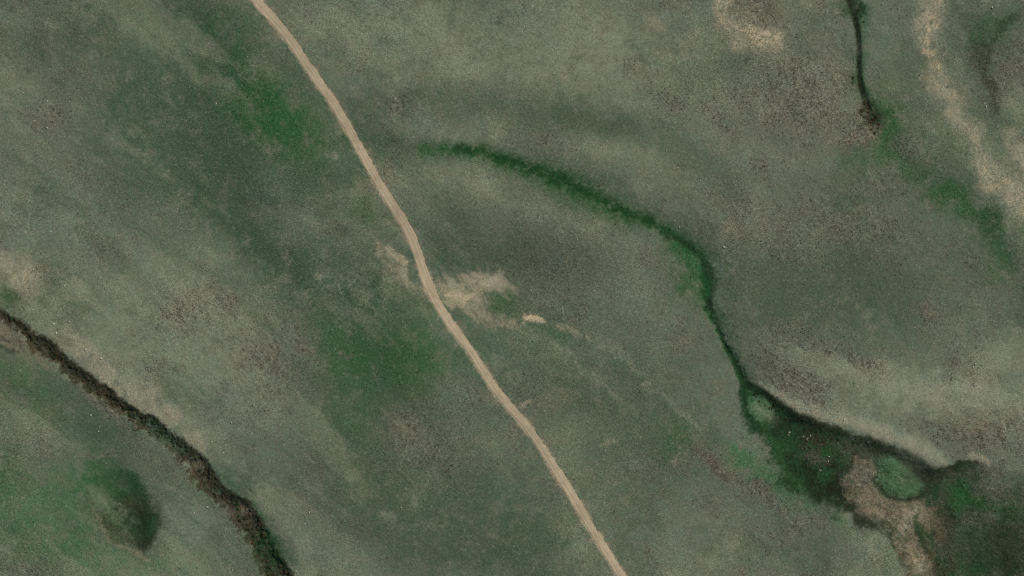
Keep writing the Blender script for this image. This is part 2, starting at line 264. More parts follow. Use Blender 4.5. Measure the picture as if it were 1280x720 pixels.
blob('peat', 1255, 675, 40, 36, 0, .3); blob('deep', 1240, 690, 40, 26, 0, .4); blob('wet_or_shade', 1260, 690, 26, 20, 0, .3); blob('dull', 1215, 665, 20, 14, 0, .5); blob('heath', 1250, 610, 28, 9, 10, .5); blob('heath', 1230, 650, 20, 9, 0, .3)
# firm ground and bars inside the hollow
CLAY = [(1088, 577), (1070, 583), (1059, 603), (1063, 623), (1080, 640), (1106, 650), (1122, 668), (1131, 693), (1141, 722), (1166, 722), (1169, 698), (1158, 678), (1148, 664), (1145, 655), (1160, 662), (1178, 680), (1174, 653), (1162, 637), (1133, 628), (1103, 620), (1096, 603), (1094, 583)]
stroke('wet_or_shade', [(1072, 574, 7), (1058, 588, 9), (1053, 608, 10), (1060, 634, 8), (1082, 650, 6), (1108, 661, 6), (1122, 682, 5), (1132, 705, 4)], 7, .85, .2); blob('wet_or_shade', 1030, 612, 22, 14, 25, .6); blob('wet_or_shade', 1020, 595, 14, 12, 0, .4); blob('peat', 1065, 570, 18, 9, 0, .5)
slC, sdC = region(CLAY, 16); iC = np.clip((sdC + 2.2 * nG[slC] + 1.5 * nM[slC]) / 15 + .55, 0, 1)
over('clay', iC * np.clip(.62 + .18 * nM[slC], 0, 1), slC); over('soil', iC * ss(.0, 1.6, nG[slC] + .3) * .14, slC); over('peat', iC * ss(.2, 1.6, nF[slC] + .4 * nM[slC]) * .5, slC); over('heath', iC * ss(-.2, 1.4, -nM2[slC]) * .5, slC)
blob('heath', 1072, 592, 12, 14, 0, .5); blob('soil', 1142, 642, 14, 7, 30, .5); blob('soil', 1130, 655, 10, 7, 30, .35); blob('soil', 1150, 700, 9, 15, -20, .45); stroke('deep', [(1146, 652), (1158, 668), (1168, 690)], 5, .75); stroke('wet_or_shade', [(1150, 662), (1160, 680), (1172, 705)], 3, .5); stroke('peat', [(1168, 640, 5), (1180, 665, 6), (1188, 700, 8)], 6, .6); blob('peat', 1172, 700, 8, 20, -10, .6)
KNOLL = [(1100, 574), (1117, 571), (1133, 583), (1146, 597), (1157, 610), (1140, 622), (1120, 624), (1104, 614), (1097, 597)]
slK, sdK = region(KNOLL, 24); over('meadow', np.clip((sdK + 1.5 * nG[slK] + nM[slK]) / 9 + .55, 0, 1) * .85, slK); blob('lush', 1115, 608, 18, 9, 10, .55); blob('dull', 1138, 590, 10, 16, -30, .6); blob('pale', 1128, 598, 10, 7, 40, .25); blob('deep', 1108, 585, 6, 8, 0, .35); stroke('wet_or_shade', [(1094, 596, 3), (1102, 616, 3), (1120, 626, 3), (1140, 626, 3), (1158, 613, 3.5)], 3, .7, .2, fine=True); blob('wet_or_shade', 1148, 590, 9, 12, -35, .5); blob('wet_or_shade', 1112, 591, 6, 2.5, 10, .6)  # thin dark SW edge paints the shadow the knoll casts
ISLET = [(943, 492), (952, 495), (962, 502), (971, 517), (966, 522), (957, 528), (948, 525), (940, 517), (937, 503)]
slI, sdI = region(ISLET, 20); over('meadow', np.clip((sdI + nG[slI]) / 5 + .5, 0, 1) * .8, slI); blob('pale', 957, 517, 11, 8, 30, .4)
# dry grassy rim above the marsh
rim = [(950, 478, 2), (985, 501, 4), (1010, 513, 5), (1045, 524, 6), (1065, 528, 7), (1095, 537, 8), (1125, 547, 9), (1150, 559, 10), (1170, 573, 9), (1180, 579, 5)]
slR = bbox(930, 1215, 460, 610)
stroke('pale', rim, 8, 1.0, .1, fine=True); stroke('soil', [(q[0] - 1, q[1] + 2, q[2] * .5) for q in rim], 3, .35, .3, fine=True)
stroke('soil', [(1207, 568), (1222, 573), (1234, 576)], 4, .5, crisp=1.3); blob('heath', 1240, 585, 20, 8, 0, .5)

# --- the deep gully on the left
NE_G = [(-160, 300), (-60, 352), (0, 388), (22, 395), (35, 408), (50, 418), (67, 428), (83, 442), (93, 453), (107, 463), (122, 475), (142, 488), (158, 503), (173, 514), (190, 520), (203, 531), (218, 544), (234, 554), (252, 568), (263, 587), (273, 602), (281, 613), (298, 620), (311, 627), (320, 640), (335, 664), (346, 687), (364, 714), (395, 780), (440, 900)]
SW_G = [(-160, 345), (-60, 378), (0, 398), (14, 408), (33, 423), (40, 436), (50, 443), (67, 451), (80, 465), (100, 482), (112, 492), (125, 502), (142, 513), (162, 526), (181, 544), (200, 555), (217, 568), (231, 586), (242, 603), (255, 618), (275, 634), (297, 657), (308, 675), (317, 697), (329, 722), (360, 790), (400, 900)]
slG, sdG = region(NE_G + SW_G[::-1], 40); iG = np.clip((sdG + 1.3 * nG[slG]) / 4.5 + .5, 0, 1)
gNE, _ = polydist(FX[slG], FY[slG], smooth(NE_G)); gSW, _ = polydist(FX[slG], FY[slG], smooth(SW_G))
over('peat', iG * .95, slG); over('wet_or_shade', iG * (ss(14, 3, gNE) * .5 + .25 * ss(-.6, 1, nM[slG])), slG); over('wet_or_shade', iG * ss(3.5, .5, gSW) * .5, slG)  # dark along the NE wall is painted shade; thin dark line at SW edge
over('dull', iG * ss(.1, 1.4, nG[slG]) * .45 * ss(3, 7, sdG), slG)
blob('dull', 205, 540, 22, 9, 42, .6); blob('lush', 215, 545, 13, 6, 42, .35); blob('deep', 335, 690, 18, 28, -20, .7); blob('lush', 332, 672, 8, 12, -25, .35)
blob('clay', 245, 582, 9, 10, 40, .3); blob('clay', 305, 637, 11, 10, 40, .3); blob('heath', 288, 640, 10, 7, 40, .3)
# bare bench and lower scarp at the gully's upper end
stroke('clay', [(-80, 372), (-20, 393), (4, 409), (18, 419), (32, 429)], 8, .75, .35); stroke('wet_or_shade', [(-90, 398), (-30, 412), (0, 422), (14, 430), (26, 432)], 3.2, .7, .2)
stroke('clay', [(38, 440), (50, 448), (62, 462)], 4, .45)
over('heath', np.exp(-((gSW + 0) / 9) ** 2) * (sdG < 0) * ss(-.8, 1.0, nM[slG]) * .4, slG)

# --- bowl-shaped hollow below the gully
BOWL = [(172, 590), (181, 603), (188, 620), (193, 645), (195, 668), (189, 685), (177, 689), (164, 684), (148, 672), (129, 658), (111, 640), (101, 622), (112, 596), (140, 585)]
slB, sdB = region(BOWL, 30); bE, _ = polydist(FX[slB], FY[slB], smooth([(172, 590), (181, 603), (188, 620), (193, 645), (195, 668), (189, 685)]))
bS, _ = polydist(FX[slB], FY[slB], smooth([(101, 622), (111, 640), (129, 658), (148, 672), (164, 684), (177, 689), (195, 694)])); iB = np.clip(sdB / 8 + .3, 0, 1)
over('deep', iB * np.exp(-(bE / 30) ** 2) * .8, slB); over('wet_or_shade', iB * np.exp(-((bE - 9) / 15) ** 2) * ss(600, 650, FY[slB]) * .75, slB); blob('deep', 160, 635, 30, 32, -20, .75); blob('wet_or_shade', 179, 655, 15, 30, -8, .75); blob('lush', 178, 660, 8, 14, -8, .3); blob('peat', 158, 630, 14, 10, -20, .5)  # deep green growth, plus the shaded east wall painted as darker cover
over('peat', np.exp(-((bS - 5) / 7) ** 2) * (sdB > 0) * .3, slB); stroke('peat', [(125, 652, 5), (140, 666, 6), (155, 676, 6), (180, 690, 5)], 6, .35)
stroke('soil', [(112, 640, 2.0), (131, 662, 2.6), (152, 676, 2.8), (172, 689, 2.8), (190, 697, 2.4)], 2.6, .26, .5)  # pale line: sunlit look of the far wall painted into the ground colour

# --- the thin dark brook at the upper right
BROOK = [(1050, -90, 4), (1058, -30, 4), (1062, 0, 4), (1067, 15, 3.6), (1072, 37, 2.8), (1074, 62, 2.6), (1073.5, 85, 2.6), (1076, 107, 3.0), (1080, 121, 3.6), (1084, 135, 4)]
stroke('dull', [(p[0], p[1], p[2] * 3.4) for p in BROOK], 8, .5); stroke('deep', [(1074, 95, 4), (1078, 115, 6), (1086, 132, 8)], 5, .6); stroke('lush', [(p[0] + 3, p[1], p[2] * 2.6) for p in BROOK], 8, .3); blob('deep', 1077, 16, 9, 13, -20, .85); blob('wet_or_shade', 1074, 15, 6, 11, -15, .7); blob('lush', 1084, 22, 10, 8, 30, .4)
stroke('wet_or_shade', [(p[0], p[1], p[2] * 1.25) for p in BROOK], 3, 1.0, .1, raw=True)
blob('peat', 1088, 148, 18, 17, 20, .95, .5, n=nG); blob('wet_or_shade', 1091, 147, 12, 12, 0, .75, .7, n=nG); blob('lush', 1112, 155, 14, 24, -15, .6); blob('peat', 1076, 135, 8, 8, 0, .6, .6, 1.2, nG); blob('wet_or_shade', 1095, 148, 6, 7, 0, .5); blob('wet_or_shade', 1088, 160, 5, 5, 0, .5); blob('peat', 1066, 98, 4, 7, 0, .6); blob('heath', 1075, 172, 28, 16, 20, .6, n=nS); blob('clay', 1078, 170, 16, 9, 20, .3)

# --- torn fringe beside the track
ROAD = [(270, -90), (296, -38), (318, 0), (351, 33), (374, 67), (397, 100), (420, 133), (439, 167), (457, 200), (475, 233), (488, 252), (503, 275), (513, 294), (520, 311), (529, 340), (542, 373), (564, 407), (590, 440), (614, 480), (628, 497), (645, 517), (669, 547), (690, 580), (712, 613), (731, 647), (752, 680), (777, 720), (805, 766), (832, 810)]
road_far = [(-900, -2100), (-300, -1000), (120, -360)] + ROAD + [(900, 920), (1150, 1500), (1700, 2700)]
road_s = smooth(road_far, 3)
dR, tR = polydist(PX + .3 * nF, PY + .3 * nG, road_s)
over('clay', ss(11.5, 4.5, dR + 2.2 * nM) * .4); over('soil', ss(7.4, 3.6, dR + .25 * nF + .6 * nM) * .75)
blob('soil', 512, 296, 5, 16, -25, .35, crisp=1.2)

over('dry', W[CI['soil']] * ss(9.5, 12, dR) * ss(-.5, 1.1, .7 * nF + .8 * nD2) * .6)
over('dull', W[CI['soil']] * ss(9.5, 12, dR) * ss(.0, 1.2, .9 * nF - .7 * nD2 + .3 * nM) * .65)
blob('soil', 668, 398, 12, 5, 5, 1, .3, 1.6, nG); stroke('soil', [(556, 362), (572, 371), (588, 376)], 4, .8, .5, n=nF); blob('soil', 614, 355, 12, 6, -20, .6, .8, n=nF)
for ln in ([(735, 425), (762, 438), (792, 462)], [(758, 428), (784, 450)], [(690, 430), (730, 458), (770, 500)], [(800, 470), (840, 500), (880, 540)], [(430, 350), (470, 395)], [(895, 300), (925, 330)]): stroke('pale', ln, 3.0, .38, .6, n=nF)
# fine ragged mixing everywhere, so that no patch is of one colour
over('pale', ss(1.0, 2.8, nF + .25 * nS) * .35 * (1 - W[CI['wet_or_shade']] - W[CI['deep']] * .8)); over('dull', ss(1.0, 2.6, -nF + .3 * nS) * .35)
over('peat', W[CI['heath']] * ss(.1, 1.5, 1.0 * nF + .6 * nS) * .75); over('pale', W[CI['heath']] * ss(.3, 1.8, -1.0 * nF - .6 * nS) * .6); over('soil', W[CI['heath']] * ss(1.3, 2.6, -.9 * nF - .6 * nM) * .5)

# ------------------------------------------------------------------ relief (metres)
nH = noise(31, 420, 130, 2.2)
H = 2.4 * nH + .25 * nL + .03 * nM
def carve(pts, w, depth, raw=False, p=2.0):
    pts = [(q[0], q[1], q[2] if len(q) > 2 else w) for q in pts]; q = np.array(smooth(pts)); R = q[:, 2].max() * 3.2
    sl = bbox(q[:, 0].min() - R, q[:, 0].max() + R, q[:, 1].min() - R, q[:, 1].max() + R)
    d, t = polydist((PX if raw else FX)[sl], (PY if raw else FY)[sl], q[:, :2]); L = np.concatenate([[0], np.cumsum(np.hypot(*(q[1:, :2] - q[:-1, :2]).T))])
    H[sl] -= depth * np.exp(-(d / np.interp(t, L / L[-1], q[:, 2])) ** p)
carve([(420, 150), (520, 135), (620, 132), (700, 146), (790, 165), (860, 200), (900, 240)], 34, 1.6)
carve([(p[0], p[1], 34) for p in GREEN], 34, 2.0)
carve([(p[0], p[1], p[2] * 1.3) for p in GREEN], 9, .4)
carve([(p[0], p[1], 5) for p in GREEN[16:]], 5, .8)
carve([(170, 150), (235, 215), (300, 275), (370, 345), (440, 410), (470, 500)], 50, 1.8)
carve([(395, 272), (425, 290)], 8, .6); carve([(1110, 190), (1160, 235), (1205, 260), (1235, 290), (1255, 330)], 26, 1.4)
H0 = H.copy()
# marsh floor lies below its banks; bars and knolls stand proud
floorM = 2.3 * ss(0, 17, np.where(inside_f, dNE, 0)) * ss(0, 16, np.where(inside_f, dSW, 0)) * (.35 + .65 * ss(925, 985, PX[slM])) * (1 - .85 * ss(1185, 1240, PX[slM]))
H[slM] = H[slM] - floorM
H[slC] += .5 * ss(-6, 8, sdC); H[slK] += 1.0 * ss(-4, 10, sdK); H[slI] += 1.0 * ss(-3, 7, sdI)
H[slR] += .7 * np.exp(-(polydist(PX[slR], PY[slR], smooth([(q[0], q[1] - 2) for q in rim]))[0] / 10) ** 2)
carve([(1060, 632), (1095, 648), (1118, 664), (1130, 695)], 6, .9)
# gully walls
H[slG] -= 2.1 * ss(-1, 13, np.where(sdG > -1, gNE, -1)) * ss(-1, 7, np.where(sdG > -1, gSW, -1)) * np.clip(1 + .10 * nM[slG], .7, 1.3)
carve([(q[0] + 2.4, q[1] - 2.4) for q in SW_G[4:]], 2.6, 1.1)
carve([(-90, 400), (-30, 414), (0, 424), (14, 431), (26, 433)], 4.5, 1.3)
# bowl
H[slB] -= 1.35 * ss(-2, 22, np.where(sdB > 0, bE, -2)) * ss(0, 20, np.where(sdB > 0, bS, 0)) * ss(0, 26, np.where(sdB > 0, sdB, 0))
# brook
carve([(p[0], p[1], p[2] * 1.25) for p in BROOK], 4, 1.3, raw=True, p=3.0); carve([(1070, 8, 6), (1076, 20, 7)], 6, .8); carve([(1084, 132), (1094, 156)], 7, 1.0)
for (cx, cy, r, h) in [(1182, 108, 22, .5), (590, 358, 40, .5), (200, 512, 24, .6), (945, 36, 26, .6)]:
    H += h * np.exp(-((PX - cx) ** 2 + (PY - cy) ** 2) / r ** 2)
# tussocky surface
rough = .045 + .06 * W[CI['heath']] + .08 * W[CI['peat']] + .02 * W[CI['meadow']] + .03 * W[CI['lush']] + .02 * W[CI['dull']] - .025 * W[CI['soil']]
roadm = ss(11.5, 7, dR)
gul = np.zeros_like(H); gul[slG] = iG; gul[slM] = np.maximum(gul[slM], inM * .6)
H += (1 - roadm) * (rough * (1.0 * nP + .35 * nF) + (.015 + .06 * W[CI['heath']]) * nS + gul * (.13 * nF + .13 * nG))
Hs = H0                                                          # the track lies on the smooth relief
H = H * (1 - roadm) + (Hs - .06) * roadm
H += .26 * np.exp(-((dR - 7.2) / 1.5) ** 2) * ss(-.6, 1.0, nM)        # low graded berm beside the track

def sample(A, px, py):
    px = np.asarray(px, float); py = np.asarray(py, float)
    i = np.clip(np.searchsorted(xs, px) - 1, 0, NX - 2); j = np.clip(np.searchsorted(ys, py) - 1, 0, NY - 2)
    u = (px - xs[i]) / (xs[i + 1] - xs[i]); v = (py - ys[j]) / (ys[j + 1] - ys[j])
    return A[j, i] * (1 - u) * (1 - v) + A[j, i + 1] * u * (1 - v) + A[j + 1, i] * (1 - u) * v + A[j + 1, i + 1] * u * v
def place(px, py): return ((px - 640) * S, (360 - py) * S, float(sample(H, px, py)))

# ------------------------------------------------------------------ materials
def lin(*c): return tuple(((v / 255 + .055) / 1.055) ** 2.4 if v > 10 else v / 3294.6 for v in c)
class NT:
    def __init__(self, name):
        self.m = bpy.data.materials.new(name); self.m.use_nodes = True; self.t = self.m.node_tree
        self.b = self.t.nodes['Principled BSDF']; self.b.inputs['Roughness'].default_value = .95; self.b.inputs['Specular IOR Level'].default_value = .1
    def n(self, typ, **kw):
        o = self.t.nodes.new(typ)
        for k, v in kw.items(): setattr(o, k, v)
        return o
    def l(self, a, b): self.t.links.new(a, b)
    def noise(self, scale, detail=3, coord=None, rough=.6):
        t = self.n('ShaderNodeTexNoise'); t.inputs['Scale'].default_value = scale; t.inputs['Detail'].default_value = detail; t.inputs['Roughness'].default_value = rough
        if coord is not None: self.l(coord, t.inputs['Vector'])
        return t
    def remap(self, sock, a, b, c, d):
        r = self.n('ShaderNodeMapRange'); r.inputs[1].default_value = a; r.inputs[2].default_value = b; r.inputs[3].default_value = c; r.inputs[4].default_value = d
        self.l(sock, r.inputs[0]); return r.outputs[0]
    def math(self, op, a, b):
        m = self.n('ShaderNodeMath', operation=op)
        for s, v in zip(m.inputs, (a, b)):
            if isinstance(v, (int, float)): s.default_value = v
            else: self.l(v, s)
        return m.outputs[0]
    def scale(self, colsock, fac):
        m = self.n('ShaderNodeVectorMath', operation='SCALE'); self.l(colsock, m.inputs[0])
        if isinstance(fac, (int, float)): m.inputs['Scale'].default_value = fac
        else: self.l(fac, m.inputs['Scale'])
        return m.outputs[0]

PAL = {'dry': lin(95, 97, 78), 'pale': lin(126, 126, 101), 'sage': lin(95, 107, 87), 'dull': lin(62, 78, 56), 'lush': lin(40, 79, 42), 'deep': lin(26, 56, 27),
       'wet_or_shade': lin(28, 34, 19), 'peat': lin(58, 51, 36), 'heath': lin(93, 87, 75), 'soil': lin(166, 149, 119), 'clay': lin(118, 102, 81), 'meadow': lin(74, 99, 68)}
GAIN = 1.12
g = NT('steppe_ground'); geo = g.n('ShaderNodeNewGeometry'); P = geo.outputs['Position']
acc = None
for c in CLS:
    at = g.n('ShaderNodeAttribute', attribute_name='cover_' + c)
    ma = g.n('ShaderNodeVectorMath', operation='MULTIPLY_ADD'); g.l(at.outputs['Fac'], ma.inputs[0]); ma.inputs[1].default_value = tuple(v * GAIN for v in PAL[c])
    if acc: g.l(acc, ma.inputs[2])
    else: ma.inputs[2].default_value = (0, 0, 0)
    acc = ma.outputs[0]
n1 = g.noise(2.2, 3, P, .75); n2 = g.noise(.7, 3, P, .65); n3 = g.noise(.09, 3, P)
v = g.math('MULTIPLY', g.remap(n1.outputs[0], .25, .75, .20, 1.80), g.remap(n2.outputs[0], .25, .75, .68, 1.32))
for ang, sc, amp in ((.95, 1.0, .22), (2.3, 1.3, .16)):
    mp = g.n('ShaderNodeMapping'); mp.inputs['Rotation'].default_value = (0, 0, ang); mp.inputs['Scale'].default_value = (.7 * sc, 3.2 * sc, 1); g.l(P, mp.inputs['Vector'])
    fb = g.noise(1.0, 2, mp.outputs[0], .6); v = g.math('MULTIPLY', v, g.remap(fb.outputs[0], .3, .7, 1 - amp, 1 + amp))
ga = g.n('ShaderNodeAttribute', attribute_name='grain'); v = g.math('ADD', 1.0, g.math('MULTIPLY', g.math('SUBTRACT', v, 1.0), ga.outputs['Fac'])); v = g.math('MAXIMUM', v, .15)
acc = g.scale(acc, v)
hue = g.n('ShaderNodeMix', data_type='RGBA', blend_type='MULTIPLY'); hue.inputs[0].default_value = 1.0
ramp = g.n('ShaderNodeMix', data_type='RGBA'); ramp.inputs[6].default_value = (1.03, .995, .965, 1); ramp.inputs[7].default_value = (.95, 1.02, 1.03, 1)
g.l(g.remap(n3.outputs[0], .3, .7, 0, 1), ramp.inputs[0]); g.l(acc, hue.inputs[6]); g.l(ramp.outputs[2], hue.inputs[7]); g.l(hue.outputs[2], g.b.inputs['Base Color'])

r = NT('packed_earth'); geo = r.n('ShaderNodeNewGeometry'); P = geo.outputs['Position']
ac = r.n('ShaderNodeAttribute', attribute_name='across'); al = r.n('ShaderNodeAttribute', attribute_name='along')
cmb = r.n('ShaderNodeCombineXYZ'); r.l(r.math('MULTIPLY', ac.outputs['Fac'], 4.0), cmb.inputs[0]); r.l(r.math('MULTIPLY', al.outputs['Fac'], .07), cmb.inputs[1])
st = r.noise(1.0, 4, cmb.outputs[0]); fine = r.noise(1.7, 3, P, .7); big = r.noise(.12, 2, P)
rm = r.n('ShaderNodeMix', data_type='RGBA'); rm.inputs[6].default_value = lin(152, 134, 106) + (1,); rm.inputs[7].default_value = lin(177, 159, 129) + (1,)
absx = r.n('ShaderNodeMath', operation='ABSOLUTE'); r.l(ac.outputs['Fac'], absx.inputs[0])
wheel = r.remap(r.math('ABSOLUTE', r.math('SUBTRACT', absx.outputs[0], .42), 0), 0.05, .4, .2, -.1)
r.l(r.math('ADD', r.remap(st.outputs[0], .3, .7, .15, .75), wheel), rm.inputs[0])
vv = r.math('MULTIPLY', r.remap(fine.outputs[0], .25, .75, .82, 1.18), r.remap(big.outputs[0], .3, .7, .86, 1.12))
r.l(r.scale(rm.outputs[2], vv), r.b.inputs['Base Color'])

def simple(name, c, var=.25, scale=3.0, inst=False):
    m = NT(name); tc = m.n('ShaderNodeNewGeometry'); no = m.noise(scale, 3, tc.outputs['Position']); rgb = m.n('ShaderNodeRGB'); rgb.outputs[0].default_value = c + (1,)
    f = m.remap(no.outputs[0], .25, .75, 1 - var, 1 + var)
    if inst:
        a = m.n('ShaderNodeAttribute', attribute_type='INSTANCER', attribute_name='tint'); m.l(m.scale(a.outputs['Vector'], f), m.b.inputs['Base Color']); return m.m
    else:
        oi = m.n('ShaderNodeObjectInfo'); f = m.math('MULTIPLY', f, m.remap(oi.outputs['Random'], 0, 1, .8, 1.2))
    m.l(m.scale(rgb.outputs[0], f), m.b.inputs['Base Color']); return m.m
M = {'grass': simple('dry_grass_blades', lin(122, 121, 96), inst=True), 'heath': simple('heath_twigs', lin(66, 60, 47), inst=True), 'sedge': simple('sedge_blades', lin(50, 74, 42), inst=True),
     'stone': simple('weathered_pale_stone', lin(158, 153, 131), .3, 2.5), 'leaf_dark': simple('dark_olive_leaves', lin(66, 70, 40)), 'leaf_green': simple('green_leaves', lin(44, 74, 38)),
     'leaf_brown': simple('brown_leaves', lin(92, 78, 55)), 'bark': simple('bark', lin(70, 58, 46)), 'dead': simple('bleached_twigs', lin(150, 141, 113))}

def tag(o, label=None, cat=None, group=None, kind=None):
    for k, v in (('label', label), ('category', cat), ('group', group), ('kind', kind)):
        if v: o[k] = v
    return o
def link(name, me, mat):
    if mat is not None: me.materials.append(mat)
    o = bpy.data.objects.new(name, me); col.objects.link(o); return o

# ------------------------------------------------------------------ the ground sheet
def grid_mesh(name, nx, ny, co):
    me = bpy.data.meshes.new(name); me.vertices.add(nx * ny); me.vertices.foreach_set('co', co.astype(np.float32).ravel())
    idx = np.arange(nx * ny, dtype=np.int32).reshape(ny, nx)
    q = np.stack([idx[1:, :-1], idx[1:, 1:], idx[:-1, 1:], idx[:-1, :-1]], -1).reshape(-1)
    nq = (nx - 1) * (ny - 1); me.loops.add(nq * 4); me.loops.foreach_set('vertex_index', q)
    me.polygons.add(nq); me.polygons.foreach_set('loop_start', np.arange(nq, dtype=np.int32) * 4)
    me.update(calc_edges=True); me.polygons.foreach_set('use_smooth', np.ones(nq, bool)); return me
co = np.stack([(PX - 640) * S, (360 - PY) * S, H], -1)
me = grid_mesh('ground', NX, NY, co)
for i, c in enumerate(CLS):
    a = me.attributes.new('cover_' + c, 'FLOAT', 'POINT'); a.data.foreach_set('value', W[i].ravel())
grain = .72 + .12 * nL + .6 * (W[CI['heath']] + W[CI['peat']]) - .1 * W[CI['pale']] + .15 * W[CI['meadow']]
me.attributes.new('grain', 'FLOAT', 'POINT').data.foreach_set('value', np.clip(grain, .35, 1.2).astype(np.float32).ravel())
tag(link('ground', me, g.m), kind='structure')

# ------------------------------------------------------------------ the earth track
rp = np.array(road_s); seg = np.hypot(*(rp[1:] - rp[:-1]).T); cum = np.concatenate([[0], np.cumsum(seg)])
inv = [k for k in range(len(rp)) if -200 < rp[k, 1] < 920]; s_dense = np.arange(cum[inv[0]], cum[inv[-1]], 1.6)
sv = np.concatenate([np.arange(0, cum[inv[0]], 40.), s_dense, np.arange(cum[inv[-1]], cum[-1], 40.)])
cx = np.interp(sv, cum, rp[:, 0]); cy = np.interp(sv, cum, rp[:, 1]); tx = np.gradient(cx, sv); ty = np.gradient(cy, sv); tl = np.hypot(tx, ty); tx /= tl; ty /= tl
rng = np.random.default_rng(5)
def wob(n, w):
    k = np.exp(-np.linspace(-2, 2, w) ** 2); k /= np.sqrt((k ** 2).sum()); return np.convolve(rng.standard_normal(n + w), k, 'same')[:n]
wear = .3 * wob(len(sv), 61)
half = wear + np.interp(cy, [-200, 0, 150, 300, 330, 380, 480, 600, 720, 900], [5.0, 5.0, 5.4, 5.6, 6.2, 5.4, 4.8, 5.0, 4.6, 4.6])
us = np.linspace(-1, 1, 15); n = len(sv)
wl = half + .35 * wob(n, 25) + .2 * wob(n, 9); wr = half + .35 * wob(n, 25) + .2 * wob(n, 9)
off = np.where(us[None] < 0, us[None] * wl[:, None], us[None] * wr[:, None]); qx = cx[:, None] - ty[:, None] * off; qy = cy[:, None] + tx[:, None] * off
au = np.abs(us); prof = .10 - .17 * np.clip((au - .8) / .2, 0, 1) ** 1.5 - .07 * np.exp(-((au - .42) / .13) ** 2)
qz = sample(Hs, qx, qy) + prof[None] + .004 * rng.standard_normal(qx.shape)
me = grid_mesh('dirt_track', 15, n, np.stack([(qx - 640) * S, (360 - qy) * S, qz], -1))
a = me.attributes.new('across', 'FLOAT', 'POINT'); a.data.foreach_set('value', np.repeat(us[None], n, 0).astype(np.float32).ravel())
a = me.attributes.new('along', 'FLOAT', 'POINT'); a.data.foreach_set('value', np.repeat(sv[:, None], 15, 1).astype(np.float32).ravel())
track = tag(link('dirt_track', me, r.m), kind='structure')
if track.data.polygons[0].normal.z < 0: track.data.flip_normals()

# ------------------------------------------------------------------ uncountable plants: tussocks, heath, sedge
random.seed(11)
def blades_mesh(name, n, r, h, wd, mat):
    v, f = [], []
    for k in range(n):
        a = k / n * 2 * math.pi + random.uniform(-.3, .3); L = r * random.uniform(.55, 1); z = h * random.uniform(.5, 1)
        c, s = math.cos(a), math.sin(a); w = wd * random.uniform(.7, 1.3); i = len(v); b = .06
        v += [(c * b - s * w * .5, s * b + c * w * .5, -.08), (c * b + s * w * .5, s * b - c * w * .5, -.08), (c * L * .6 + s * w * .6, s * L * .6 - c * w * .6, z), (c * L * .6 - s * w * .6, s * L * .6 + c * w * .6, z), (c * L, s * L, z * .55)]
        f += [(i, i + 1, i + 2, i + 3), (i + 3, i + 2, i + 4)]
    me = bpy.data.meshes.new(name); me.from_pydata(v, [], f); me.materials.append(mat); return me
def scatter(name, label, dens, count, proto_me, smin, smax, tint, seed, cat, own, mix, spark=0.0):
    rg = np.random.default_rng(seed); m = int(count * 1.0)
    x = rg.uniform(X0 + 2, X1 - 2, m); y = rg.uniform(Y0 + 2, Y1 - 2, m)
    keep = rg.random(m) < np.clip(sample(dens, x, y), 0, 1); x, y = x[keep], y[keep]
    pts = np.stack([(x - 640) * S, (360 - y) * S, sample(H, x, y)], -1).astype(np.float32); k = len(pts)
    me = bpy.data.meshes.new(name); me.vertices.add(k); me.vertices.foreach_set('co', pts.ravel())
    loc = np.zeros((k, 3))
    for ci, c in enumerate(CLS): loc += sample(W[ci], x, y)[:, None] * np.array(PAL[c])[None]
    loc = loc * mix + np.array(own)[None] * (1 - mix); loc *= (rg.uniform(tint[0], tint[1], k) * np.where(rg.random(k) < spark, 1.9, 1.0))[:, None] * GAIN
    me.attributes.new('tint', 'FLOAT_VECTOR', 'POINT').data.foreach_set('vector', loc.astype(np.float32).ravel())
    for an, val in (('size', rg.uniform(0, 1, k) ** 2 * (smax - smin) + smin), ('turn', rg.uniform(0, 6.28, k))):
        me.attributes.new(an, 'FLOAT', 'POINT').data.foreach_set('value', val.astype(np.float32))
    o = tag(link(name, me, None), label, cat, kind='stuff')
    pr = bpy.data.objects.new(name + '_clump', proto_me)
    ng = bpy.data.node_groups.new(name, 'GeometryNodeTree'); ng.interface.new_socket('Geometry', in_out='INPUT', socket_type='NodeSocketGeometry'); ng.interface.new_socket('Geometry', in_out='OUTPUT', socket_type='NodeSocketGeometry')
    N = ng.nodes.new; gi = N('NodeGroupInput'); go = N('NodeGroupOutput'); ip = N('GeometryNodeInstanceOnPoints'); oi = N('GeometryNodeObjectInfo'); oi.inputs['Object'].default_value = pr; oi.inputs['As Instance'].default_value = True
    def attr(nm):
        q = N('GeometryNodeInputNamedAttribute'); q.data_type = 'FLOAT'; q.inputs['Name'].default_value = nm; return q.outputs['Attribute']
    cb = N('ShaderNodeCombineXYZ'); L = ng.links.new
    L(gi.outputs[0], ip.inputs['Points']); L(oi.outputs['Geometry'], ip.inputs['Instance']); L(attr('turn'), cb.inputs[2]); L(cb.outputs[0], ip.inputs['Rotation']); L(attr('size'), ip.inputs['Scale']); L(ip.outputs[0], go.inputs[0])
    md = o.modifiers.new('scatter', 'NODES'); md.node_group = ng; return k
off_road = 1 - ss(11, 8, dR)
wc = lambda *cs: sum(W[CI[c]] for c in cs)
k1 = scatter('grass_tussocks', 'scattered dry grass tussocks over the open steppe', off_road * (.22 * wc('dry', 'dull', 'sage') + .4 * wc('meadow') + .22 * wc('pale') + .7 * wc('heath') + .2 * wc('lush') + .06 * wc('peat')) * ss(-1.6, 1.6, nM + nS), 420000, blades_mesh('tussock', 9, .34, .11, .13, M['grass']), .5, 1.5, (.8, 1.9), 21, 'grass', lin(122, 121, 96), .75, .035)
